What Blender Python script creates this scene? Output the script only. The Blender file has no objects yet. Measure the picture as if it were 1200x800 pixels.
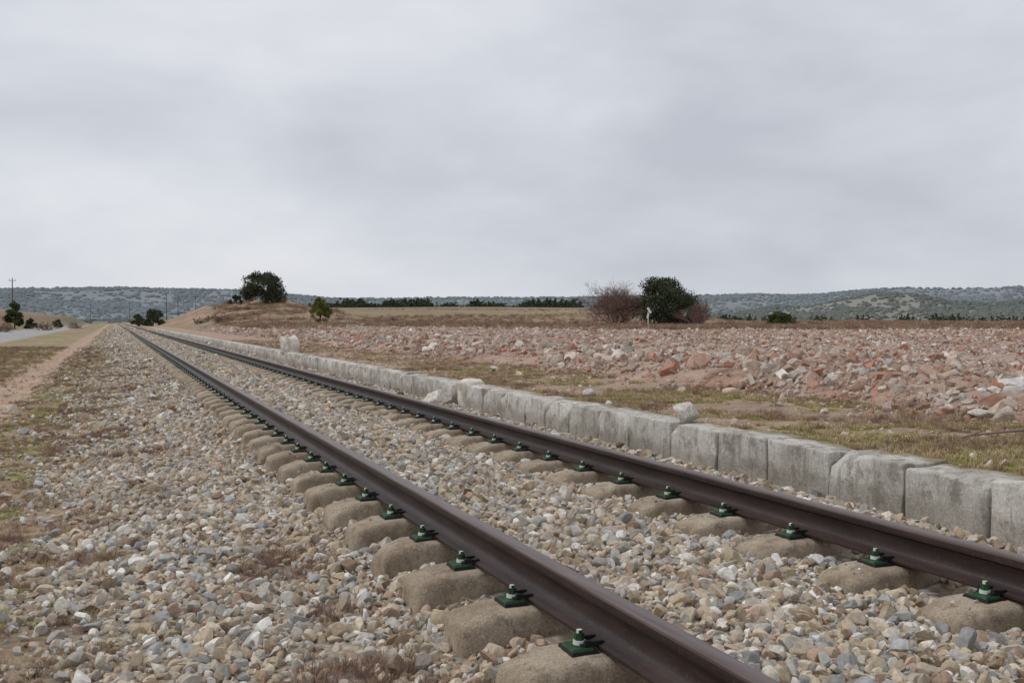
import bpy, bmesh, math, random
import numpy as np
from mathutils import Vector, Matrix
random.seed(7); rng=np.random.default_rng(11)
sc=bpy.context.scene
CAMZ=0.924; YAW=21.26; FPX=1200.0
XL=1.56; XR=3.325
def BM(b): return YAW+np.degrees(np.arctan(.8583*np.tan(np.radians(np.clip(np.asarray(b,float)-24.4,-80,80)))))
# ---------------------------------------------------------------- noise
def _h(i,j,k):
    n=(i*374761393+j*668265263+k*2147483647*3+k*1274126177)&0xffffffff
    n=((n^(n>>13))*1274126177)&0xffffffff
    n=(n^(n>>16))&0xffffff
    return n/float(0xffffff)
def vn(x,y,z=0.0):
    x=np.asarray(x,dtype=float);y=np.asarray(y,dtype=float);z=np.asarray(z,dtype=float)+0*x
    i=np.floor(x).astype(np.int64);j=np.floor(y).astype(np.int64);k=np.floor(z).astype(np.int64)
    u=x-i;v=y-j;w=z-k
    u=u*u*(3-2*u);v=v*v*(3-2*v);w=w*w*(3-2*w)
    def L(a,b,t): return a+(b-a)*t
    r=[]
    for dk in (0,1):
        r.append(L(L(_h(i,j,k+dk),_h(i+1,j,k+dk),u),L(_h(i,j+1,k+dk),_h(i+1,j+1,k+dk),u),v))
    return L(r[0],r[1],w)
def fbm(x,y,z=0.0,o=4):
    s=0;a=.5;t=0
    for q in range(o):
        s=s+a*vn(x*2**q+17.3*q,y*2**q+9.1*q,np.asarray(z)*2**q+q*3.7);t+=a;a*=.5
    return s/t
def ss(a,b,x):
    t=np.clip((x-a)/(b-a),0,1);return t*t*(3-2*t)
# ---------------------------------------------------------------- helpers
def mesh_obj(name,V,F,mats=(),midx=None,smooth=False,parent=None,link=True):
    me=bpy.data.meshes.new(name);V=np.asarray(V,dtype=np.float32)
    if isinstance(F,np.ndarray):
        nf,k=F.shape
        me.vertices.add(len(V));me.vertices.foreach_set('co',V.ravel())
        me.loops.add(nf*k);me.loops.foreach_set('vertex_index',F.astype(np.int32).ravel())
        me.polygons.add(nf);me.polygons.foreach_set('loop_start',(np.arange(nf)*k).astype(np.int32))
        me.update(calc_edges=True);me.validate()
    else:
        me.from_pydata(V.tolist(),[],F);me.update()
    for m in mats: me.materials.append(m)
    if midx is not None: me.polygons.foreach_set('material_index',np.asarray(midx,dtype=np.int32))
    me.polygons.foreach_set('use_smooth',[smooth]*len(me.polygons))
    ob=bpy.data.objects.new(name,me)
    if link: sc.collection.objects.link(ob)
    if parent: ob.parent=parent
    return ob
def col_attr(me,name,C):
    a=me.color_attributes.new(name,'FLOAT_COLOR','POINT')
    C=np.concatenate([C,np.ones((len(C),1))],1).astype(np.float32);a.data.foreach_set('color',C.ravel())
def flt_attr(me,name,v):
    a=me.attributes.new(name,'FLOAT','POINT');a.data.foreach_set('value',np.asarray(v,dtype=np.float32))
class NT:
    def __init__(s,nt): s.nt=nt;nt.nodes.clear()
    def n(s,t,ins=None,**kw):
        nd=s.nt.nodes.new(t)
        for k,v in kw.items(): setattr(nd,k,v)
        if ins:
            for k,v in ins.items():
                if isinstance(v,bpy.types.NodeSocket): s.nt.links.new(v,nd.inputs[k])
                else: nd.inputs[k].default_value=v
        return nd
    def ramp(s,fac,stops,interp='LINEAR'):
        nd=s.n('ShaderNodeValToRGB',{0:fac});cr=nd.color_ramp;cr.interpolation=interp
        while len(cr.elements)<len(stops): cr.elements.new(.5)
        for e,(p,c) in zip(cr.elements,stops):
            e.position=p;e.color=(c[0],c[1],c[2],1) if not isinstance(c,(int,float)) else (c,c,c,1)
        return nd.outputs[0]
    def mix(s,f,a,b,bt='MIX'):
        nd=s.n('ShaderNodeMix',data_type='RGBA',blend_type=bt)
        for k,v in ((0,f),(6,a),(7,b)):
            if isinstance(v,bpy.types.NodeSocket): s.nt.links.new(v,nd.inputs[k])
            else: nd.inputs[k].default_value=v if k==0 else ((v[0],v[1],v[2],1) if not isinstance(v,(int,float)) else (v,v,v,1))
        return nd.outputs[2]
    def noise(s,vec,scale,detail=4,rough=.6):
        return s.n('ShaderNodeTexNoise',{'Vector':vec,'Scale':scale,'Detail':detail,'Roughness':rough}).outputs[0]
    def math(s,op,a,b=0.0):
        return s.n('ShaderNodeMath',{0:a,1:b},operation=op).outputs[0]
def material(name):
    m=bpy.data.materials.new(name);m.use_nodes=True;return m,NT(m.node_tree)
def finish(t,color,rough=.9,height=None,bstr=.5,bdist=.01,metal=0,spec=.3):
    ins={'Base Color':color if isinstance(color,bpy.types.NodeSocket) else (*color,1),'Roughness':rough,'Metallic':metal,'Specular IOR Level':spec}
    b=t.n('ShaderNodeBsdfPrincipled',ins)
    if height is not None:
        bp=t.n('ShaderNodeBump',{'Strength':bstr,'Distance':bdist,'Height':height});t.nt.links.new(bp.outputs[0],b.inputs['Normal'])
    o=t.n('ShaderNodeOutputMaterial');t.nt.links.new(b.outputs[0],o.inputs[0])
    return b
def P(bearing,r):
    b=math.radians(bearing);return r*math.sin(b),r*math.cos(b)
# ---------------------------------------------------------------- terrain
PX=[-4000,-30,-13.5,-6.5,-2.5,-1.95,-1.4,-.5,.3,.92,1.17,1.37,1.56,1.85,2.4,2.75,2.95,3.35,3.65,4.12,4.32,4.38,6.65,7.35,8.2,12,40,4000]
PZ=[-.5,-.5,-.44,-.44,-.50,-.56,-.50,-.47,-.42,-.37,-.335,-.295,-.27,-.24,-.215,-.235,-.265,-.265,-.22,-.20,-.19,.075,.09,.18,.25,.28,.34,.36]
def height(x,y):
    z=np.interp(x,PX,PZ)
    r=np.hypot(x,y);b=np.degrees(np.arctan2(x,y))
    z=z+.02*(fbm(x*1.5,y*1.5)-.5)
    rub=ss(6.6,7.9,x)*(1-ss(60,85,r))
    z=z+rub*(.20*(fbm(x*.5,y*.5,o=3)-.45)+.13*(fbm(x*2.1,y*2.1)-.5))
    z=z+ss(6.7,7.3,x)*(1-ss(8.2,10.1,x))*(1-ss(33,55,y))*.16*vn(x*0+3,y*.35)
    z=z-(1-ss(-1.0,-.3,x))*ss(-14,-12,x)*.05*(fbm(x*.8,y*.8)-.5)
    z=z+3.4*np.exp(-((x-21.6)/8.5)**2-((y-158)/44)**2)*ss(6,10,x)*(.7+.6*fbm(x*.25,y*.12))
    z=z+1.5*np.exp(-((x-13.4)/4.5)**2-((y-175)/70)**2)*ss(5.5,8,x)*(.7+.6*fbm(x*.4,y*.1))
    z=z+ss(-13.5,-18,x)*ss(110,160,y)*(1-ss(500,800,y))*3.3*(.8+.4*fbm(x*.05,y*.05))
    far=ss(14,60,x)
    z=z+far*ss(130,450,r)*(1-ss(26.9,34.7,b))*6.2
    z=z+far*ss(130,450,r)*ss(26.9,34.7,b)*.6
    z=z+far*1.0*(fbm(x*.015,y*.015)-.5)*ss(90,200,r)
    z=z+ss(-25,-80,x)*ss(150,500,r)*6
    z=z-ss(540,900,r)*2*far
    z=z-ss(650,1000,y)*3
    return z
def lerp(c,d,w): return c*(1-w[:,None])+np.asarray(d)*w[:,None]
def gmask(x,n1,n2): return ss(-.85,.75,x+1.7*(n2-.5)+1.4*(n1-.5))
def gcolor(x,y,z):
    n1=fbm(x*.7,y*.7);n2=fbm(x*2.3+40,y*2.3);n3=fbm(x*.25+9,y*.15+5)
    r=np.hypot(x,y);b=np.degrees(np.arctan2(x,y))
    C=np.tile(np.array([.28,.205,.14]),(len(x),1))
    C=lerp(C,[.37,.285,.185],ss(.5,.7,n1))
    C=lerp(C,[.24,.225,.085],ss(.52,.64,n2)*.9)
    px=x+.22*(n1-.5)*2
    C=lerp(C,[.42,.295,.215],ss(-2.65,-2.25,px)*(1-ss(-1.65,-1.25,px))*.95)
    C=lerp(C,[.34,.335,.32],ss(-14,-13,px)*(1-ss(-7,-6,px))*ss(30,60,y))
    C=lerp(C,[.33,.23,.155],ss(-14,-15,px)*ss(90,120,y)*.8)
    g=gmask(x,n1,n2)
    C=lerp(C,[.31,.24,.17],g*(x<4.3))
    g=g*(x<4.35)
    pl=(x>=4.35).astype(float)
    D=np.tile(np.array([.33,.24,.175]),(len(x),1))
    D=lerp(D,[.34,.32,.12],ss(.45,.56,n2*.5+n1*.5)*(1-ss(9,20,y))*.9)
    D=lerp(D,[.22,.16,.105],ss(.5,.68,n2)*.6)
    D=lerp(D,[.40,.275,.205],ss(8,22,y)*.75)
    C=lerp(C,D,pl)
    R=ss(6.45,6.9,x+.5*(n1-.5))
    E=np.tile(np.array([.40,.285,.225]),(len(x),1));E=lerp(E,[.32,.205,.15],ss(.45,.6,n2))
    C=lerp(C,E,R)
    rr=r+30*(n3-.5)
    F_=np.tile(np.array([.26,.19,.125]),(len(x),1))
    C=lerp(C,[.26,.195,.13],R*ss(70,85,rr)*.9)
    C=lerp(C,[.29,.19,.125],R*ss(110,140,rr)*.9)
    C=lerp(C,[.27,.21,.13],R*ss(240,260,rr)*(1-ss(27.8,33.1,b)))
    C=lerp(C,[.25,.165,.11],R*ss(320,335,rr)*(1-ss(400,410,rr)))
    C=lerp(C,[.20,.20,.11],R*ss(450,490,rr))
    st=fbm(x*.06+3,y*.025);st2=fbm(x*.2+8,y*.09)
    C=C*(1-(R*ss(90,130,r))[:,None]*(1-(.62+.38*st+.38*st2)[:,None]))
    C=lerp(C,[.19,.165,.095],R*ss(100,130,r)*ss(.54,.62,st2)*.7)
    bank=np.exp(-((x-14)/7)**2-((y-147)/50)**2)
    C=lerp(C,[.37,.255,.185],np.clip(bank*1.6,0,1)*R*ss(.35,.55,fbm(x*.3,y*.12)))
    C=lerp(C,[.20,.17,.11],np.clip(bank*1.6,0,1)*R*ss(.47,.56,fbm(x*.5+9,y*.2))*.85)
    C=lerp(C,[.20,.19,.12],ss(200,500,y)*(np.abs(x)>6)*(x<12)*.9)
    return C*(.88+.24*n2)[:,None],g
def axis(lo_far,lo,hi,hi_far,step,gr,extra=()):
    a=list(np.arange(lo,hi,step));s=step;v=hi
    while v<hi_far: a.append(v);s*=gr;v+=s
    a.append(hi_far);s=step;v=lo
    while v>lo_far: a.append(v);s*=gr;v-=s
    a.append(lo_far);a+=list(extra);return np.array(sorted(set(np.round(a,4))))
gx=axis(-3500,-3.5,11,3500,.1,1.03,PX[2:-2]);gy=axis(-200,-1,24,3500,.14,1.022)
X,Y=np.meshgrid(gx,gy);x=X.ravel();y=Y.ravel();z=height(x,y)
ny,nx=X.shape;I=np.arange(nx*ny).reshape(ny,nx)
F=np.stack([I[:-1,:-1].ravel(),I[:-1,1:].ravel(),I[1:,1:].ravel(),I[1:,:-1].ravel()],1)
gm,t=material('ground_mat')
tc=t.n('ShaderNodeTexCoord').outputs['Object']
at=t.n('ShaderNodeAttribute',attribute_name='gcol').outputs['Color'];gv=t.n('ShaderNodeAttribute',attribute_name='grav').outputs['Fac']
n1=t.noise(tc,3,6);n2=t.noise(tc,40,6,.7)
mul=t.ramp(n1,[(.3,.72),(.7,1.28)]);mul2=t.ramp(n2,[(.3,.6),(.7,1.4)])
c=t.mix(1,t.mix(1,at,mul,'MULTIPLY'),mul2,'MULTIPLY')
vo=t.n('ShaderNodeTexVoronoi',{'Vector':tc,'Scale':24.0});sp=t.n('ShaderNodeSeparateColor',{0:vo.outputs['Color']})
STOPS=[(0,(.28,.20,.135)),(.08,(.54,.44,.31)),(.24,(.62,.53,.41)),(.38,(.44,.41,.37)),(.52,(.50,.36,.27)),(.58,(.66,.61,.53)),(.70,(.38,.38,.37)),(.80,(.50,.41,.30)),(.89,(.78,.75,.69))]
gc=t.mix(1,t.ramp(sp.outputs[0],STOPS,'CONSTANT'),t.ramp(vo.outputs['Distance'],[(0,1.0),(.7,.55)]),'MULTIPLY')
c=t.mix(t.math('MULTIPLY',gv,.75),c,gc)
hh=t.math('ADD',t.math('MULTIPLY',t.math('SUBTRACT',1.0,vo.outputs['Distance']),gv),t.math('MULTIPLY',n2,.8))
finish(t,c,.95,hh,.8,.02,spec=.15)
ground=mesh_obj('ground',np.stack([x,y,z],1),F,[gm],smooth=True)
C,g=gcolor(x,y,z);col_attr(ground.data,'gcol',np.clip(C,0,1));flt_attr(ground.data,'grav',g)
# ---------------------------------------------------------------- scatter
def scatter(name,Pt,R,S,idx,protos):
    coll=bpy.data.collections.new(name+'_parts')
    for o in protos: coll.objects.link(o)
    me=bpy.data.meshes.new(name);n=len(Pt);me.vertices.add(n);me.vertices.foreach_set('co',np.asarray(Pt,dtype=np.float32).ravel())
    for nm,a in (('rot',R),('scl',S)):
        at=me.attributes.new(nm,'FLOAT_VECTOR','POINT');at.data.foreach_set('vector',np.asarray(a,dtype=np.float32).ravel())
    at=me.attributes.new('idx','INT','POINT');at.data.foreach_set('value',np.asarray(idx,dtype=np.int32))
    ob=bpy.data.objects.new(name,me);sc.collection.objects.link(ob)
    ng=bpy.data.node_groups.new(name+'_gn','GeometryNodeTree')
    ng.interface.new_socket('Geometry',in_out='INPUT',socket_type='NodeSocketGeometry')
    ng.interface.new_socket('Geometry',in_out='OUTPUT',socket_type='NodeSocketGeometry')
    N=ng.nodes;L=ng.links
    gi=N.new('NodeGroupInput');go=N.new('NodeGroupOutput');ip=N.new('GeometryNodeInstanceOnPoints')
    ci=N.new('GeometryNodeCollectionInfo');ci.inputs['Collection'].default_value=coll
    ci.inputs['Separate Children'].default_value=True;ci.inputs['Reset Children'].default_value=True
    def na(nm,dt):
        q=N.new('GeometryNodeInputNamedAttribute');q.data_type=dt;q.inputs['Name'].default_value=nm;return q.outputs['Attribute']
    e=N.new('FunctionNodeEulerToRotation');L.new(na('rot','FLOAT_VECTOR'),e.inputs[0])
    L.new(gi.outputs[0],ip.inputs['Points']);L.new(ci.outputs[0],ip.inputs['Instance']);ip.inputs['Pick Instance'].default_value=True
    L.new(na('idx','INT'),ip.inputs['Instance Index']);L.new(e.outputs[0],ip.inputs['Rotation']);L.new(na('scl','FLOAT_VECTOR'),ip.inputs['Scale'])
    L.new(ip.outputs[0],go.inputs[0])
    m=ob.modifiers.new('scatter','NODES');m.node_group=ng
    return ob
def rock_mesh(name,mat,cuts=11,lo=.5,hi=.9,seed=0,sub=3,rough=.04,box=None,link=False,sharp=22):
    rg=np.random.default_rng(seed);bm=bmesh.new();bmesh.ops.create_icosphere(bm,subdivisions=sub,radius=1.0)
    V=np.array([v.co[:] for v in bm.verts])
    V=V*(1.7 if box else 1.25)
    def cut(V,nr,c):
        d=V@nr-c;return V-np.clip(d,0,None)[:,None]*nr
    if box:
        for ax in range(3):
            for s in (-1,1):
                nr=np.zeros(3);nr[ax]=s;nr+=rg.normal(0,.05,3);nr/=np.linalg.norm(nr);V=cut(V,nr,box[ax])
    for _ in range(cuts):
        nr=rg.normal(0,1,3);nr/=np.linalg.norm(nr);V=cut(V,nr,rg.uniform(lo,hi))
    V=V*(1+rough*2*(fbm(V[:,0]*2.5+seed,V[:,1]*2.5,V[:,2]*2.5)-.5))[:,None]
    for v,c in zip(bm.verts,V): v.co=c
    me=bpy.data.meshes.new(name);bm.to_mesh(me);bm.free();me.materials.append(mat)
    me.polygons.foreach_set('use_smooth',[True]*len(me.polygons));me.set_sharp_from_angle(angle=math.radians(sharp))
    o=bpy.data.objects.new(name,me)
    if link: sc.collection.objects.link(o)
    return o
def stone_mat(name,stops,ns=2.0,bs=.3,tint=None,ntint=None):
    m,t=material(name);oi=t.n('ShaderNodeObjectInfo');tc=t.n('ShaderNodeTexCoord').outputs['Object']
    c=t.ramp(oi.outputs['Random'],stops,'CONSTANT')
    r2=t.math('FRACT',t.math('MULTIPLY',oi.outputs['Random'],37.7))
    c=t.mix(1,c,t.ramp(r2,[(0,.72),(1,1.2)]),'MULTIPLY')
    if tint:
        pn=t.noise(oi.outputs['Location'],ntint,3)
        c=t.mix(t.ramp(pn,[(.50,0),(.66,.45)]),c,tint)
    n=t.noise(tc,ns,6,.65);c=t.mix(1,c,t.ramp(n,[(.3,.66),(.7,1.2)]),'MULTIPLY')
    c=t.mix(t.ramp(t.noise(tc,ns*.8,3),[(.55,0),(.7,.35)]),c,(.36,.28,.19))
    finish(t,c,.9,t.noise(tc,ns*4,5),bs,.1,spec=.2);return m
bal=stone_mat('ballast_mat',STOPS,tint=(.42,.31,.215),ntint=.9)
SP=.622;Y0=3.08
LB=(1.18,1.93);RB=(2.94,3.72)
def in_sleeper(x,y,mx=0,my=0):
    yy=np.abs((y-Y0+SP/2)%SP-SP/2)
    a=((x>LB[0]+mx)&(x<LB[1]-mx))|((x>RB[0]+mx)&(x<RB[1]-mx))
    return a&(yy<.155-my)
pts=[];scl=[]
for (ya,yb,den,k) in ((.2,13,1350,1.0),(13,32,520,1.3),(32,95,130,1.9),(95,210,30,3.2)):
    n=int((yb-ya)*5.8*den);xx=rng.uniform(-1.65,4.15,n);yy=rng.uniform(ya,yb,n)
    b=np.degrees(np.arctan2(xx,yy));r=np.hypot(xx,yy)
    n2=fbm(xx*2.3+40,yy*2.3);n1=fbm(xx*.7,yy*.7)
    g=gmask(xx,n1,n2)
    thin=np.where(xx<.9,1-.8*ss(.48,.60,fbm(xx*1.1+3,yy*1.1+8)),1.0)
    keep=(b>-14)&(b<62)&(r>1.4)&(rng.random(n)<(g*.94+.06)*thin)&~in_sleeper(xx,yy,.0,.0)&(np.abs(xx-XL)>.078)&(np.abs(xx-XR)>.078)
    xx=xx[keep];yy=yy[keep];s=np.clip(rng.lognormal(math.log(.0175),.40,len(xx)),.006,.040)*k
    near=in_sleeper(xx,yy,-.03,-.03);s=np.where(near,np.minimum(s,.022*k),s)
    pts.append(np.stack([xx,yy,height(xx,yy)+rng.uniform(-.35,.7,len(xx))*s],1));scl.append(s)
# a few small chips lying on the sleepers
n=500;yy=rng.uniform(2,14,n);xx=np.where(rng.random(n)<.5,rng.uniform(1.24,1.42,n),rng.uniform(3.0,3.14,n))
k=in_sleeper(xx,yy,.05,.05)&(rng.random(n)<.45);xx=xx[k];yy=yy[k];s=rng.uniform(.004,.010,len(xx));pts.append(np.stack([xx,yy,-.178+s*.5],1));scl.append(s)
Pt=np.concatenate(pts);S=np.concatenate(scl);n=len(Pt)
protos=[rock_mesh('ballast_stone_%02d'%i,bal,seed=i,lo=.46,hi=.90,sub=3,cuts=9,rough=.03) for i in range(14)]
S3=S[:,None]*rng.uniform(.65,1.4,(n,3));S3[:,2]*=.85
R=np.stack([rng.normal(0,.7,n),rng.normal(0,.7,n),rng.uniform(0,6.28,n)],1)
scatter('ballast_gravel',Pt,R,S3,rng.integers(0,14,n),protos);print('ballast',n)
# rubble
RS=[(0,(.41,.20,.135)),(.12,(.41,.29,.225)),(.28,(.53,.41,.33)),(.46,(.60,.52,.435)),(.64,(.46,.30,.225)),(.74,(.47,.43,.375)),(.85,(.57,.46,.38)),(.93,(.75,.72,.67))]
rub=stone_mat('rubble_mat',RS,1.6,tint=(.45,.33,.26),ntint=.5)
n=280000;r=rng.uniform(6.6,100,n);b=rng.uniform(3,58,n);xx=r*np.sin(np.radians(b));yy=r*np.cos(np.radians(b))
e=fbm(xx*.7,yy*.7);dens=ss(6.3,7.2,xx+.7*(e-.5))*(.26+.74*ss(.42,.60,fbm(xx*.9+5,yy*.9)))
dens*=1-.85*ss(65,100,r+10*(e-.5))
keep=rng.random(n)<dens;xx=xx[keep];yy=yy[keep];r=r[keep];n=len(xx)
s=np.clip(rng.lognormal(math.log(.0165),.58,n),.007,.075)*(1+r/85)
front=ss(6.8,7.4,xx)*(1-ss(8.6,10,xx));s*=1+.5*front
Pt=np.stack([xx,yy,height(xx,yy)+s*rng.uniform(-.25,.5,n)],1)
m=5200;px=np.concatenate([rng.uniform(4.55,6.8,m//2),rng.uniform(-6,-.3,m//2)]);py=rng.uniform(1.5,45,m);ps=np.clip(rng.lognormal(math.log(.015),.45,m),.006,.06)
Pt=np.concatenate([Pt,np.stack([px,py,height(px,py)+ps*.2],1)]);s=np.concatenate([s,ps]);n=len(Pt)
protos=[rock_mesh('rubble_stone_%02d'%i,rub,seed=50+i,lo=.45,hi=.9) for i in range(9)]+[rock_mesh('rubble_xbrick_%02d'%i,rub,cuts=4,lo=.75,hi=1.05,seed=80+i,box=(.95,.52,.36)) for i in range(3)]
R=np.stack([rng.normal(0,.6,n),rng.normal(0,.6,n),rng.uniform(0,6.28,n)],1)
scatter('brick_rubble',Pt,R,s[:,None]*rng.uniform(.7,1.35,(n,3)),rng.integers(0,12,n),protos);print('rubble',n)
# ---------------------------------------------------------------- railway track
track=bpy.data.objects.new('railway_track',None);sc.collection.objects.link(track)
rm,t=material('rail_steel_mat');tc=t.n('ShaderNodeTexCoord').outputs['Object']
mp=t.n('ShaderNodeMapping',{'Vector':tc,'Scale':(1,.15,1)}).outputs[0]
c=t.mix(t.ramp(t.noise(mp,18,6),[(.35,0),(.7,1)]),(.018,.011,.010),(.050,.028,.023))
c=t.mix(t.ramp(t.noise(tc,60,5,.7),[(.56,0),(.7,.6)]),c,(.12,.075,.05))
finish(t,c,.5,t.noise(tc,120,4),.2,.002,spec=.35)
rt,t=material('rail_head_mat');tc=t.n('ShaderNodeTexCoord').outputs['Object']
mp=t.n('ShaderNodeMapping',{'Vector':tc,'Scale':(1,.05,1)}).outputs[0]
c=t.mix(t.ramp(t.noise(mp,40,5),[(.35,0),(.7,1)]),(.075,.050,.045),(.15,.105,.093))
finish(t,c,.38,t.noise(tc,150,3),.1,.001,metal=.3,spec=.5)
half=[(.070,-.159),(.070,-.149),(.045,-.141),(.018,-.130),(.010,-.118),(.008,-.100),(.008,-.070),(.011,-.055),(.022,-.048),(.034,-.042),(.035,-.038),(.0355,-.014),(.033,-.006),(.026,-.0018),(.013,-.0004)]
prof=half+[(-a,b) for a,b in half[::-1]]
ys=np.concatenate([np.arange(-4,60,4),np.arange(60,900,40)])
for nm,cx in (('rail_left',XL),('rail_right',XR)):
    V=[];F=[];k=len(prof);mi=[]
    for yv in ys: V+=[(cx+a,yv,b) for a,b in prof]
    for i in range(len(ys)-1):
        for j in range(k):
            q=(j+1)%k;F.append((i*k+j,i*k+q,(i+1)*k+q,(i+1)*k+j));mi.append(1 if 11<=j<=17 else 0)
    F.append(tuple(range(k))[::-1]);mi.append(0)
    o=mesh_obj(nm,V,F,[rm,rt],mi,True,track);o.data.set_sharp_from_angle(angle=math.radians(40))
def rbox(seg=10):
    bm=bmesh.new();bmesh.ops.create_cube(bm,size=2);bmesh.ops.subdivide_edges(bm,edges=bm.edges[:],cuts=seg-1,use_grid_fill=True)
    bm.verts.ensure_lookup_table();V=np.array([v.co[:] for v in bm.verts]);F=np.array([[v.index for v in f.verts] for f in bm.faces]);bm.free();return V,F
BV,BF=rbox(10)
def rounded(h,r,V=BV):
    h=np.asarray(h,float);a=np.abs(V);s=np.sign(V)
    q=np.where(a<=.6+1e-6,a/.6*(h-r),(h-r)+(a-.6)/.4*r)*s
    inner=np.clip(q,-(h-r),h-r);d=q-inner;mx=np.max(np.abs(d),1,keepdims=True);ln=np.linalg.norm(d,axis=1,keepdims=True)
    d=np.where(ln>1e-9,d/np.maximum(ln,1e-9)*mx,d);return inner+d
cm,t=material('sleeper_concrete_mat');tc=t.n('ShaderNodeTexCoord').outputs['Object']
c=t.mix(t.ramp(t.noise(tc,4,5),[(.35,0),(.65,1)]),(.29,.225,.16),(.46,.385,.295))
c=t.mix(t.ramp(t.noise(tc,10,7,.75),[(.50,0),(.62,.75)]),c,(.20,.155,.11))
c=t.mix(t.ramp(t.noise(tc,26,5,.7),[(.60,0),(.68,.6)]),c,(.55,.50,.42))
c=t.mix(1,c,t.ramp(t.noise(tc,120,5,.75),[(.34,.62),(.62,1.2)]),'MULTIPLY')
bh=t.math('ADD',t.noise(tc,40,8,.8),t.math('MULTIPLY',t.ramp(t.n('ShaderNodeTexVoronoi',{'Vector':tc,'Scale':60.0}).outputs['Distance'],[(.08,0),(.25,1)]),.4))
finish(t,c,.95,bh,.75,.010,spec=.12)
Vs=[];Fs=[];o=0
for i in range(-3,300):
    yc=Y0+SP*i
    for (xa,xb) in (LB,RB):
        h=np.array([(xb-xa)/2,.156,.16]);V=rounded(h,.044)
        tz=(V[:,2]+h[2])/(2*h[2])
        V[:,1]*=1-.18*tz
        ex=np.abs(V[:,0])/h[0];V[:,2]-=.034*ss(.5,1.0,ex)*tz
        V[:,0]*=1-.05*tz
        V+= (.010*(fbm(V[:,0]*16+i,V[:,1]*16,V[:,2]*16)-.5)*2)[:,None]*np.sign(V)
        if random.random()<.5:
            nr=np.array([-.8,random.choice([-1,1])*random.uniform(.3,.9),.8]);nr/=np.linalg.norm(nr);d=V@nr-(np.max(V@nr)-.012-random.random()*.02);V-=np.clip(d,0,None)[:,None]*nr
        V+=np.array([(xa+xb)/2+random.uniform(-.015,.015),yc+random.uniform(-.012,.012),-.1725-h[2]])
        Vs.append(V);Fs.append(BF+o);o+=len(V)
mesh_obj('sleepers',np.concatenate(Vs),np.concatenate(Fs),[cm],smooth=True,parent=track)
gmn,t=material('fastener_green_mat');tc=t.n('ShaderNodeTexCoord').outputs['Object']
finish(t,t.mix(t.ramp(t.noise(tc,30,4),[(.35,0),(.7,1)]),(.010,.036,.012),(.025,.095,.030)),.55,spec=.3)
blk,t=material('clip_dark_mat');finish(t,(.012,.011,.011),.55)
nut,t=material('nut_steel_mat');finish(t,(.60,.66,.60),.45,metal=.1)
def fast_parts(sgn):
    bm=bmesh.new()
    def add(fn,mi):
        n0=len(bm.faces);fn();bm.faces.ensure_lookup_table()
        for f in bm.faces[n0:]: f.material_index=mi
    def box(cx,cy,cz,sx,sy,sz,taper=1):
        m=Matrix.Translation((cx,cy,cz))@Matrix.Diagonal((sx,sy,sz,1))
        r=bmesh.ops.create_cube(bm,size=1,matrix=m)
        for v in r['verts']:
            if v.co.z>cz: v.co.x=cx+(v.co.x-cx)*taper;v.co.y=cy+(v.co.y-cy)*taper
    def cyl(cx,cy,z0,z1,r,n):
        bmesh.ops.create_cone(bm,cap_ends=True,segments=n,radius1=r,radius2=r*.94,depth=z1-z0,matrix=Matrix.Translation((cx,cy,(z0+z1)/2)))
    x0=.120*sgn
    add(lambda:box(x0+.002*sgn,0,-.167,.100,.126,.012,.93),1)
    add(lambda:box(x0+.006*sgn,0,-.158,.080,.098,.010,.86),0)
    for s in (-1,1):
        add(lambda:box(.073*sgn,.034*s,-.143,.058,.014,.014,.9),1)
        add(lambda:box(.104*sgn,.034*s,-.141,.026,.016,.018,.8),1)
    add(lambda:box(x0-.008*sgn,0,-.149,.036,.078,.009,.85),1)
    add(lambda:cyl(x0,0,-.151,-.137,.022,16),2)
    add(lambda:cyl(x0,0,-.137,-.114,.018,6),2)
    add(lambda:cyl(x0,0,-.114,-.103,.010,10),2)
    bm.verts.ensure_lookup_table();V=np.array([v.co[:] for v in bm.verts]);F=[[v.index for v in f.verts] for f in bm.faces];mi=[f.material_index for f in bm.faces];bm.free();return V,F,mi
Vs=[];Fs=[];M=[];o=0
for cx in (XL,XR):
    for sgn in (-1,1):
        V,F,mi=fast_parts(sgn)
        for i in range(-3,160):
            a=random.uniform(-.05,.05);rot=np.array([[1,-a,0],[a,1,0],[0,0,1]])
            W=V@rot.T+np.array([cx,Y0+SP*i,0]);Vs.append(W);Fs+=[[q+o for q in f] for f in F];M+=mi;o+=len(V)
mesh_obj('fasteners',np.concatenate(Vs),Fs,[gmn,blk,nut],M,False,track)
# ---------------------------------------------------------------- platform kerb
km,t=material('kerb_stone_mat');tc=t.n('ShaderNodeTexCoord').outputs['Object']
at=t.n('ShaderNodeAttribute',attribute_name='gcol').outputs['Color']
c=t.mix(t.ramp(t.noise(tc,2.2,6,.65),[(.35,0),(.60,1)]),(.47,.445,.405),(.70,.68,.64))
c=t.mix(t.ramp(t.noise(tc,6,8,.75),[(.51,0),(.60,.8)]),c,(.31,.28,.24))
mv=t.n('ShaderNodeMapping',{'Vector':tc,'Scale':(1,1,.18)}).outputs[0]
c=t.mix(t.ramp(t.noise(mv,16,5,.7),[(.51,0),(.64,.6)]),c,(.28,.25,.21))
xyz=t.n('ShaderNodeSeparateXYZ',{0:tc})
c=t.mix(t.ramp(t.math('ADD',xyz.outputs[2],t.math('MULTIPLY',t.noise(tc,5,4),.2)),[(-.02,.5),(.06,0)]),c,(.30,.265,.22))
sx=t.math('ADD',xyz.outputs[0],t.math('MULTIPLY',t.noise(tc,4,7,.7),.42))
c=t.mix(t.ramp(t.math('SUBTRACT',sx,4.0),[(.60,0),(.68,.85)]),c,(.31,.265,.16))
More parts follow.
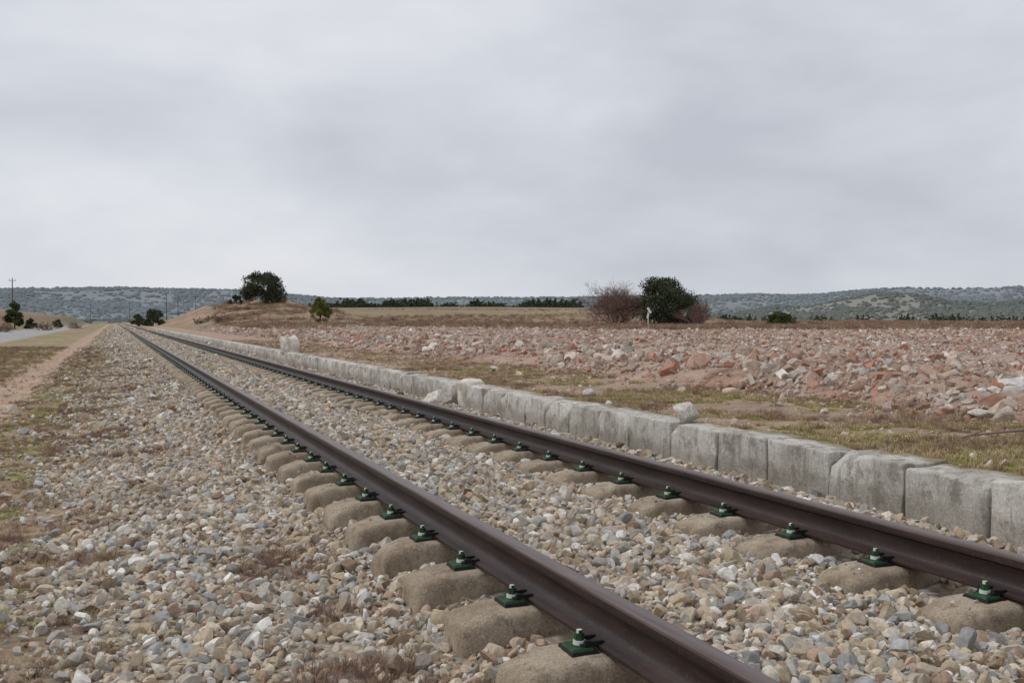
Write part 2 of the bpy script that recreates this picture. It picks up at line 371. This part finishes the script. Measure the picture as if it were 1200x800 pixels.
c=t.mix(1,c,t.ramp(t.noise(tc,60,4,.7),[(.32,.74),(.65,1.1)]),'MULTIPLY');c=t.mix(1,c,at,'MULTIPLY')
finish(t,c,.95,t.noise(tc,24,9,.78),.9,.018,spec=.15)
Vs=[];Fs=[];o=0;yy=-3.0;C=[];i=0
while yy<125:
    L=random.choice([.56,.6,.64,.64,.66,.74]);i+=1
    gap=.006+random.random()*.012
    if 12.25<yy<12.9 : yy+=L;continue
    h=np.array([.165,(L-gap)/2,.24]);V=rounded(h,.010+random.random()*.012)
    V+=.018*(np.stack([fbm(V[:,0]*11+i*3,V[:,1]*11,V[:,2]*11+q*7,o=4) for q in range(3)],1)-.5)*2
    for _ in range(2):
        if random.random()<.45:
            nr=np.array([-.6,random.choice([-1,1])*random.uniform(.2,.9),.9]);nr/=np.linalg.norm(nr);d=V@nr-(np.abs(nr)@h-.045-random.random()*.06);V-=np.clip(d,0,None)[:,None]*nr
    a=random.uniform(-.012,.012);V=V@np.array([[1,a,0],[-a,1,0],[0,0,1]])
    tl=random.uniform(-.02,.02);V[:,2]+=tl*V[:,0]+random.uniform(-.012,.012)*V[:,1]/.3
    V+=np.array([4.36+random.uniform(-.008,.008),yy+L/2,.105-.24+random.uniform(-.009,.005)])
    Vs.append(V);Fs.append(BF+o);o+=len(V);C.append(np.tile(np.array([1,.985,.96])*random.uniform(.82,1.05),(len(V),1)));yy+=L
kerb=mesh_obj('platform_kerb',np.concatenate(Vs),np.concatenate(Fs),[km],smooth=True);col_attr(kerb.data,'gcol',np.concatenate(C))
def single_block(name,loc,h,rot,seed,mat):
    V=rounded(np.array(h),min(h)*.35);V+=min(h)*.35*(np.stack([fbm(V[:,0]*6+seed,V[:,1]*6,V[:,2]*6+q*7) for q in range(3)],1)-.5)*2
    ob=mesh_obj(name,V,BF,[mat],smooth=True);ob.location=loc;ob.rotation_euler=rot;col_attr(ob.data,'gcol',np.ones((len(V),3))*.95);return ob
wm,t=material('white_rock_mat');tc=t.n('ShaderNodeTexCoord').outputs['Object']
c=t.mix(t.ramp(t.noise(tc,5,6),[(.4,0),(.6,1)]),(.50,.44,.36),(.76,.73,.67));finish(t,c,.95,t.noise(tc,12,6),.6,.03,spec=.15)
single_block('kerb_stone_block',(4.35,12.62,-.04),(.14,.17,.19),(.12,-.1,.35),1,wm)
single_block('stone_marker_block',(4.34,27.5,.28),(.20,.20,.22),(0,.03,.1),2,wm)
def rock(name,loc,s,seed,rot=(0,0,0)):
    ob=rock_mesh(name,wm,seed=seed,link=True,sub=4,lo=.6,hi=.92,rough=.08,sharp=50);ob.location=loc;ob.scale=s;ob.rotation_euler=rot
rock('boulder',(4.34,7.23,.182),(.10,.088,.098),207)
rock('boulder',(3.97,12.9,-.10),(.20,.16,.13),202,(0,0,.4))
rock('boulder',(7.26,11.4,.24),(.12,.10,.06),203)
rock('boulder',(6.0,16.2,.12),(.09,.11,.05),204)
rock('boulder',(6.8,6.6,.14),(.10,.09,.05),205)
# ---------------------------------------------------------------- low vegetation
def blade_mat(name,stops):
    m,t=material(name);oi=t.n('ShaderNodeObjectInfo');tc=t.n('ShaderNodeTexCoord').outputs['Object']
    c=t.ramp(oi.outputs['Random'],stops);c=t.mix(1,c,t.ramp(t.noise(tc,20,2),[(.3,.7),(.7,1.3)]),'MULTIPLY')
    finish(t,c,.9,spec=.1);return m
dry=blade_mat('dry_grass_mat',[(0,(.36,.27,.16)),(.5,(.50,.41,.25)),(1,(.28,.19,.125))])
grn=blade_mat('green_grass_mat',[(0,(.29,.28,.08)),(.5,(.45,.41,.15)),(1,(.21,.21,.07))])
twg=blade_mat('twig_mat',[(0,(.21,.13,.10)),(1,(.34,.235,.18))])
def tuft(name,mat,nb,L,spread,w,seed,forks=0):
    rg=random.Random(seed);V=[];F=[]
    for _ in range(nb):
        a=rg.uniform(0,6.28);d=rg.uniform(0,spread)*.5;bx,by=d*math.cos(a),d*math.sin(a);a2=a+rg.uniform(-1.2,1.2)
        l=L*rg.uniform(.4,1.1);tilt=rg.uniform(.1,1.25);p0=Vector((bx,by,-.005));dirv=Vector((math.cos(a2)*math.sin(tilt),math.sin(a2)*math.sin(tilt),math.cos(tilt)))
        p1=p0+dirv*l*.55;p2=p1+(dirv+Vector((0,0,-.35)))*l*.45;s=Vector((-math.sin(a2),math.cos(a2),0))*w
        k=len(V);V+=[p0-s,p0+s,p1+s*.8,p1-s*.8,p2];F+=[(k,k+1,k+2,k+3),(k+3,k+2,k+4)]
        for _f in range(forks):
            q=p0.lerp(p2,rg.uniform(.3,.8));dv=Vector((rg.uniform(-1,1),rg.uniform(-1,1),rg.uniform(-.1,1))).normalized()*l*.4;k=len(V)
            V+=[q-s*.6,q+s*.6,q+dv];F.append((k,k+1,k+2))
    return mesh_obj(name,[v[:] for v in V],F,[mat],link=False)
protos=[tuft('a_dry_%d'%i,dry,60,.06,.08,.0013,i) for i in range(4)]+[tuft('b_green_%d'%i,grn,110,.020,.10,.0018,10+i) for i in range(4)]+[tuft('c_twig_%d'%i,twg,60,.07,.12,.0011,20+i,4) for i in range(4)]
pts=[];idx=[];ks=[]
def veg(xa,xb,ya,yb,n,fd,kinds,size,grow=0):
    xx=rng.uniform(xa,xb,n);u=rng.random(n);yy=ya+(yb-ya)*u**1.5
    k=(rng.random(n)<fd(xx,yy))&~in_sleeper(xx,yy)&(np.abs(xx-XL)>.1);xx=xx[k];yy=yy[k]
    if len(xx)==0:return
    pts.append(np.stack([xx,yy,height(xx,yy)],1));idx.append(rng.choice(kinds,len(xx)));ks.append(size*rng.uniform(.6,1.4,len(xx))*(1+grow*yy))
D=[0,1,2,3];G=[4,5,6,7];T=[8,9,10,11]
gl=lambda x,y:(1-gmask(x,fbm(x*.7,y*.7),fbm(x*2.3+40,y*2.3)))
path=lambda x:1-.97*ss(-2.6,-2.2,x)*(1-ss(-1.7,-1.3,x))
veg(-7,.8,1.5,60,30000,lambda x,y:gl(x,y)*path(x)*ss(.38,.58,fbm(x*1.6,y*1.6)),D+D+T,.8,.02)
veg(-7,.9,1.5,50,26000,lambda x,y:np.clip(gl(x,y)*1.5,0,1)*path(x)*ss(.51,.60,fbm(x*2.3+40,y*2.3)),G,1,.02)
veg(-.8,1.1,1.0,30,11000,lambda x,y:ss(.57,.63,fbm(x*1.1+3,y*1.1+8)),T+T+D,1.0)
veg(4.54,6.8,1.5,45,28000,lambda x,y:ss(.45,.55,.5*fbm(x*2.3+40,y*2.3)+.5*fbm(x*.7,y*.7))*(1-.85*ss(10,20,y)),G+G+D,1,.01)
veg(4.5,6.9,1.5,45,11000,lambda x,y:(ss(.48,.60,fbm(x*1.3+3,y*1.3))+.35*(1-ss(4.54,4.7,x)))*(1-.5*ss(12,25,y)),D+D+T,.8,.01)
veg(6.7,9.6,1.5,40,1500,lambda x,y:.5+0*x,D+T,1.1)
def far_tufts(n,r0,r1,s0,s1,f):
    r=rng.uniform(r0,r1,n);b=rng.uniform(5,56,n);xx=r*np.sin(np.radians(b));yy=r*np.cos(np.radians(b));k=(xx>9)&(rng.random(n)<ss(.38,.6,fbm(xx*f,yy*f)));xx=xx[k];yy=yy[k]
    pts.append(np.stack([xx,yy,height(xx,yy)],1));idx.append(rng.choice(D+T,len(xx)));ks.append(rng.uniform(s0,s1,len(xx)))
far_tufts(20000,65,145,3,9,.12);far_tufts(9000,140,330,5,13,.03)
Pt=np.concatenate(pts);idx=np.concatenate(idx);ks=np.concatenate(ks);n=len(Pt)
scatter('dry_grass',Pt,np.stack([rng.normal(0,.1,n),rng.normal(0,.1,n),rng.uniform(0,6.28,n)],1),ks[:,None]*np.ones((n,3)),idx,protos);print('grass',n)
# ---------------------------------------------------------------- trees
KR=1.165
bark,t=material('bark_mat');finish(t,(.09,.07,.055),.95)
def leaf_mat(name,a,b):
    m,t=material(name);tc=t.n('ShaderNodeTexCoord').outputs['Object']
    c=t.mix(t.ramp(t.noise(tc,1.3,4,.7),[(.35,0),(.68,1)]),a,b);c=t.mix(1,c,t.ramp(t.noise(tc,14,2),[(.3,.55),(.7,1.45)]),'MULTIPLY')
    finish(t,c,.8,spec=.15);return m
oak=leaf_mat('holm_oak_leaf_mat',(.032,.044,.026),(.105,.120,.065))
jun=leaf_mat('juniper_leaf_mat',(.035,.055,.018),(.10,.115,.035))
yel=leaf_mat('conifer_leaf_mat',(.08,.095,.025),(.21,.20,.05))
pin=leaf_mat('pine_leaf_mat',(.060,.085,.052),(.115,.145,.085))
def tube(V,F,p,q,ra,rb,n=5):
    d=(q-p);u=d.orthogonal().normalized();w=d.normalized().cross(u);k=len(V)
    for c,r in ((p,ra),(q,rb)):
        for j in range(n):
            a=6.2832*j/n;V.append((c+u*math.cos(a)*r+w*math.sin(a)*r)[:])
    for j in range(n): F.append((k+j,k+(j+1)%n,k+n+(j+1)%n,k+n+j))
def place(ob,bearing,r,dz=-.05):
    px,py=P(float(BM(bearing)),r*KR);ob.location=(px,py,float(height(np.array([px]),np.array([py]))[0])+dz)
def tree(name,bearing,r,H,W,mat,n=9000,leaf=.13,shape='round',nl=34,seed=1,trunk=.18,asym=0,link=True,low=.12):
    rg=np.random.default_rng(seed);V=[];F=[]
    tube(V,F,Vector((0,0,-.2)),Vector((0,0,H*.35)),trunk,trunk*.65,8)
    lob=[]
    for i in range(nl):
        u=rg.random();h=low+(1-low)*u**.9
        if shape=='round': env=math.sqrt(max(0,1-((h-.40)/.64)**2))
        elif shape=='cone': env=(1-h)**.75*1.05
        else: env=math.sqrt(max(0,1-h*h))
        rad=W/2*env*math.sqrt(rg.uniform(.05,1))*rg.uniform(.7,1.0);a=rg.uniform(0,6.28)
        c=Vector((rad*math.cos(a)+asym*h,rad*math.sin(a),h*H*rg.uniform(.82,1.0)));lob.append((c,W*rg.uniform(.055,.145)*(.55+.45*env)))
        if i<14: tube(V,F,Vector((0,0,H*rg.uniform(.08,.33))),c,trunk*.4,trunk*.1,4)
    nb=len(F);mi=[0]*nb
    cs=np.array([l[0][:] for l in lob]);rs=np.array([l[1] for l in lob])
    k=rg.choice(len(lob),n,p=rs**2/np.sum(rs**2));d=rg.normal(0,1,(n,3));d/=np.linalg.norm(d,axis=1)[:,None]
    c=cs[k]+d*(rs[k]*rg.uniform(.45,1.25,n)**.9)[:,None]*np.array([1,1,.8]);c[:,2]=np.maximum(c[:,2],.05)
    a=rg.normal(0,1,(n,3));a/=np.linalg.norm(a,axis=1)[:,None];bb=np.cross(a,rg.normal(0,1,(n,3)));bb/=np.linalg.norm(bb,axis=1)[:,None]
    s=leaf*rg.uniform(.5,1.2,n)[:,None]
    LV=np.stack([c-a*s,c+bb*s*.5,c+a*s,c-bb*s*.5],1).reshape(-1,3);o=len(V)
    F+=[(o+4*i,o+4*i+1,o+4*i+2,o+4*i+3) for i in range(n)];mi+=[1]*n
    ob=mesh_obj(name,np.concatenate([np.array(V),LV]),F,[bark,mat],mi,link=link)
    if link: place(ob,bearing,r)
    return ob
tree('holm_oak_tree',34.7,100,5.6,8.2,oak,17000,.14,nl=90,seed=3,low=.05,asym=-1.1)
tree('holm_oak_tree',8.8,122,4.1,6.8,oak,12000,.14,nl=60,seed=4,low=.1,asym=-.6)
tree('juniper_tree',12.1,80,2.4,2.5,yel,6000,.07,'dome',nl=44,seed=5,trunk=.08,low=.03)
tree('juniper_bush',41.3,98,1.6,3.8,jun,5000,.09,'dome',nl=36,seed=6,trunk=.07)
tree('juniper_bush',2.2,150,2.8,4.6,oak,5000,.14,'dome',nl=30,seed=7,trunk=.1)
tree('juniper_bush',1.4,165,2.4,4.4,oak,4000,.14,'dome',nl=26,seed=8,trunk=.1)
tree('juniper_tree',-5.1,150,4.4,4.2,jun,7000,.13,'cone',nl=44,seed=9,trunk=.12)
tree('juniper_bush',-2.9,190,1.9,2.4,oak,3000,.14,'dome',nl=18,seed=10,trunk=.1)
tree('juniper_bush',-4.4,165,1.8,2.8,oak,3000,.14,'dome',nl=18,seed=12,trunk=.1)
tree('juniper_bush',7.0,128,1.3,2.6,oak,2500,.12,'dome',nl=18,seed=13,trunk=.08)
shm,t=material('bare_twig_mat');tc=t.n('ShaderNodeTexCoord').outputs['Object']
finish(t,t.mix(t.noise(tc,1.5,3),(.14,.09,.075),(.27,.175,.145)),.95)
def bare(name,bearing,r,H,W,stems,depth,seed,th=.05):
    rg=random.Random(seed);V=[];F=[]
    def grow(p,d,l,ra,k):
        q=p+d*l;tube(V,F,p,q,ra,ra*.7,3)
        if k==0:return
        for _ in range(rg.choice([2,3,3])):
            nd=(d+Vector((rg.uniform(-1,1),rg.uniform(-1,1),rg.uniform(-.5,.65)))*.8).normalized();grow(p.lerp(q,rg.uniform(.5,1)),nd,l*rg.uniform(.64,.88),max(ra*.62,.009),k-1)
    for i in range(stems):
        a=rg.uniform(0,6.28);t_=rg.uniform(.05,1.0)
        d=Vector((math.cos(a)*math.sin(t_)*W/H,math.sin(a)*math.sin(t_)*W/H,math.cos(t_))).normalized()
        grow(Vector((rg.uniform(-.3,.3)*W*.6,rg.uniform(-.3,.3)*W*.6,-.05)),d,H*rg.uniform(.22,.36),th,depth)
    ob=mesh_obj(name,V,F,[shm]);place(ob,bearing,r)
bare('bare_shrub',31.2,100,5.5,5.6,54,5,1,.04)
bare('bare_shrub',36.3,97,3.5,3.6,34,4,2,.04)
bare('bare_shrub',6.2,92,1.0,3.0,20,4,3,.03)
bare('bare_shrub',4.9,100,.9,3.0,20,4,4,.03)
bare('bare_shrub',-3.6,140,2.0,4.5,20,4,5,.03)
bare('bare_shrub',-2.0,170,2.0,4.5,20,4,6,.03)
bare('bare_shrub',-5.5,120,1.5,3.5,20,4,7,.03)
for i,(b_,r_) in enumerate(((38.2,100),(43.5,95),(47,92),(50.5,80),(52.5,78),(54.5,75),(20,105),(26,110),(22.5,100),(28.5,104),(17,98),(24,108),(5.5,105),(7.5,110))):
    bare('bramble_shrub',b_,r_,.9,4.0,22,4,20+i,.025)
pine_p=[tree('pine_%d'%i,0,0,1.0,.75,pin,420,.09,'round' if i%2 else 'cone',nl=10,seed=30+i,trunk=.03,link=False) for i in range(5)]
def forest(name,b0,b1,r0,r1,n,h,lo=.36,hi=.52):
    b=BM(rng.uniform(b0,b1,n));r=rng.uniform(r0,r1,n);xx=r*np.sin(np.radians(b));yy=r*np.cos(np.radians(b));q=fbm(b*.9,r*.01+3)
    k=rng.random(n)<ss(lo,hi,q);xx=xx[k];yy=yy[k];m=len(xx);s=h*rng.uniform(.45,1.2,m)*(.6+.8*fbm(xx*.02,yy*.02))
    prot=[o.copy() for o in pine_p]
    scatter(name,np.stack([xx,yy,height(xx,yy)-.1],1),np.stack([0*s,0*s,rng.uniform(0,6.28,m)],1),np.stack([s*1.3,s*1.3,s],1),rng.integers(0,5,m),prot)
forest('pine_forest',11.5,33,470,680,2800,4.4)
forest('pine_forest',37.5,64,300,520,800,2.1,.42,.66)
forest('pine_forest',9,15,360,490,120,2.2)
# ---------------------------------------------------------------- hills
def hills(name,prof,r0,r1,rc,base,cols,nscrub,ssize,relief):
    bb=np.arange(-25,80,.1);rr=np.linspace(r0,r1,90);B,Rr=np.meshgrid(bb,rr);B=B.ravel();Rr=Rr.ravel()
    pb,pe=zip(*prof);pb=BM(pb)
    def zf(B,Rr):
        e=np.interp(B,pb,pe)
        xx=Rr*np.sin(np.radians(B));yy=Rr*np.cos(np.radians(B))
        hgt=e/FPX*rc*np.cos(np.radians(np.clip(B-YAW,-50,50)))
        u=ss(r0,rc,Rr)*(1-.5*ss(rc,r1,Rr))
        gul=np.abs(fbm(xx*.0016+3,yy*.0016,o=4)-.5)*2
        bump=fbm(xx*.003,yy*.003,o=3)-.5
        return xx,yy,CAMZ+hgt*u*(1-relief*(gul)*(1-.75*ss(rc*.9,rc,Rr)))+bump*hgt*.26*u-base*(1-ss(r0,r0*1.15,Rr))
    xx,yy,z=zf(B,Rr)
    nb=len(bb);I=np.arange(len(B)).reshape(len(rr),nb);F=np.stack([I[:-1,:-1].ravel(),I[1:,:-1].ravel(),I[1:,1:].ravel(),I[:-1,1:].ravel()],1)
    m,t=material(name+'_mat');tc=t.n('ShaderNodeTexCoord').outputs['Object']
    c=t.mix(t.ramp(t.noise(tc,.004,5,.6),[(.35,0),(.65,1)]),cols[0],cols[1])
    finish(t,c,1,spec=0)
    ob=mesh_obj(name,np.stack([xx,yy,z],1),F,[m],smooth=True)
    sm,t=material(name+'_scrub_mat');oi=t.n('ShaderNodeObjectInfo').outputs['Random']
    finish(t,t.mix(oi,cols[2],[q*1.25 for q in cols[2]]),1,spec=0)
    prot=[rock_mesh(name+'_bush_%d'%i,sm,cuts=3,lo=.7,hi=1,seed=300+i,sub=2,rough=.35) for i in range(4)]
    b=rng.uniform(-9,56,nscrub);r=rng.uniform(r0*1.05,rc*1.03,nscrub);q=fbm(b*.55+7,r*.004,o=3);k=(rng.random(nscrub)<.18+.75*ss(.40,.66,q));b=b[k];r=r[k]
    xx,yy,z=zf(b,r);s=ssize*rng.uniform(.35,1.2,len(b))
    scatter(name+'_scrub',np.stack([xx,yy,z],1),np.stack([0*s,0*s,rng.uniform(0,6.28,len(s))],1),np.stack([s*1.3,s*1.3,s*.9],1),rng.integers(0,4,len(s)),prot)
hills('distant_hills',[(-25,34),(-8,36),(0,38),(3,36),(6,35),(10,31),(14,28),(20,27),(28,27),(33,29),(35,28),(37,31),(40,32),(42,30),(44,29),(47,33),(49,36),(52,36),(55,37),(62,36),(90,30)],1700,4200,3200,20,[(.215,.235,.255),(.265,.28,.29),(.165,.19,.20)],42000,4.2,.45)  # bluish greys: aerial haze is painted into these base colours
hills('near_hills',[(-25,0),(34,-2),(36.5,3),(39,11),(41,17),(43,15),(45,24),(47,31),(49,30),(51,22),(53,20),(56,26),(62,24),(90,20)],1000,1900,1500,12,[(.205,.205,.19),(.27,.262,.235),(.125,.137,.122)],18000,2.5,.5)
# ---------------------------------------------------------------- poles & marker
wd,t=material('pole_wood_mat');finish(t,(.10,.085,.07),.9)
wp,t=material('white_paint_mat');finish(t,(.78,.78,.77),.6)
def pole(bearing,r,H,rot):
    V=[];F=[];tube(V,F,Vector((0,0,-.3)),Vector((0,0,H)),.14,.09,8)
    c,s=math.cos(rot),math.sin(rot)
    tube(V,F,Vector((-.7*c,-.7*s,H-.5)),Vector((.7*c,.7*s,H-.5)),.05,.05,4)
    for k in (-.6,0,.6): tube(V,F,Vector((k*c,k*s,H-.45)),Vector((k*c,k*s,H-.1 if k else H+.15)),.05,.04,5)
    ob=mesh_obj('utility_pole',V,F,[wd]);place(ob,bearing,r,0)
pole(-5.2,205,7.0,.4);pole(2.95,300,9.6,.4);pole(3.6,310,8.8,.4);pole(4.6,420,9,.4);pole(-1.2,420,9,.4);pole(.9,400,9,.4)
bm=bmesh.new()
bmesh.ops.create_cone(bm,cap_ends=True,segments=10,radius1=.05,radius2=.045,depth=1.5,matrix=Matrix.Translation((0,0,.7)))
bmesh.ops.create_cube(bm,size=1,matrix=Matrix.Translation((.12,0,1.62))@Matrix.Rotation(-.6,4,'Y')@Matrix.Diagonal((.22,.05,.62,1)))
bmesh.ops.create_cube(bm,size=1,matrix=Matrix.Translation((-.02,0,1.05))@Matrix.Rotation(.3,4,'Y')@Matrix.Diagonal((.18,.06,.42,1)))
bmesh.ops.create_cube(bm,size=1,matrix=Matrix.Translation((0,0,.06))@Matrix.Diagonal((.3,.3,.14,1)))
bmesh.ops.bevel(bm,geom=bm.edges[:],offset=.008,segments=1,affect='EDGES')
me=bpy.data.meshes.new('marker_post');bm.to_mesh(me);bm.free();me.materials.append(wp);ob=bpy.data.objects.new('marker_post',me);sc.collection.objects.link(ob)
place(ob,33.2,88,0)
V=[];F=[];p=Vector((6.15,5.15,.13));rg=random.Random(5)
for i in range(9):
    q=p+Vector((-.10+rg.uniform(-.03,.03),.05+rg.uniform(-.04,.04),rg.uniform(-.02,.015)));tube(V,F,p,q,.013-.001*i,.012-.001*i,5)
    if i%2: tube(V,F,q,q+Vector((rg.uniform(-.15,.15),rg.uniform(-.1,.15),.05)),.006,.003,4)
    p=q
mesh_obj('fallen_branch',V,F,[shm])
# ---------------------------------------------------------------- world
w=bpy.data.worlds.new('World');sc.world=w;w.use_nodes=True;t=NT(w.node_tree)
sky=t.n('ShaderNodeTexSky',sky_type='NISHITA');sky.sun_disc=False;sky.sun_elevation=math.radians(52);sky.sun_rotation=math.radians(-60)
tc=t.n('ShaderNodeTexCoord').outputs['Generated']
mp=t.n('ShaderNodeMapping',{'Vector':tc,'Scale':(1,1,2.3),'Location':(.3,.1,.2),'Rotation':(.25,.1,0)}).outputs[0]
a=t.n('ShaderNodeTexNoise',{'Vector':mp,'Scale':1.7,'Detail':5.0,'Roughness':.48,'Distortion':.2}).outputs[0]
a2=t.n('ShaderNodeTexNoise',{'Vector':mp,'Scale':4.8,'Detail':4.0,'Roughness':.5,'Distortion':.3}).outputs[0]
a=t.math('ADD',t.math('MULTIPLY',a,.72),t.math('MULTIPLY',a2,.28))
cl=t.ramp(a,[(.37,(.53,.555,.615)),(.45,(.62,.645,.705)),(.53,(.71,.73,.78)),(.61,(.79,.80,.835))])
skc=t.mix(1,sky.outputs[0],(.1,.1,.1),'MULTIPLY')
c=t.mix(.95,skc,cl)
bg=t.n('ShaderNodeBackground',{'Color':c,'Strength':1.0});o=t.n('ShaderNodeOutputWorld');t.nt.links.new(bg.outputs[0],o.inputs[0])
sl=bpy.data.lights.new('sun','SUN');sl.energy=1.35;sl.angle=math.radians(20);sl.color=(1,.965,.925);so=bpy.data.objects.new('sun',sl);sc.collection.objects.link(so)
el=math.radians(52);az=math.radians(-60);dv=Vector((math.sin(az)*math.cos(el),math.cos(az)*math.cos(el),math.sin(el)));so.rotation_euler=dv.to_track_quat('Z','Y').to_euler()
# ---------------------------------------------------------------- camera
cd=bpy.data.cameras.new('camera');cam=bpy.data.objects.new('camera',cd);sc.collection.objects.link(cam);sc.camera=cam
cd.sensor_width=36;cd.lens=36.0;cd.clip_end=12000;cd.clip_start=.05
cam.location=(0,0,CAMZ);cam.rotation_euler=(math.radians(90-1.146),0,math.radians(-YAW))
sc.view_settings.view_transform='Standard';sc.view_settings.look='None';sc.view_settings.exposure=0
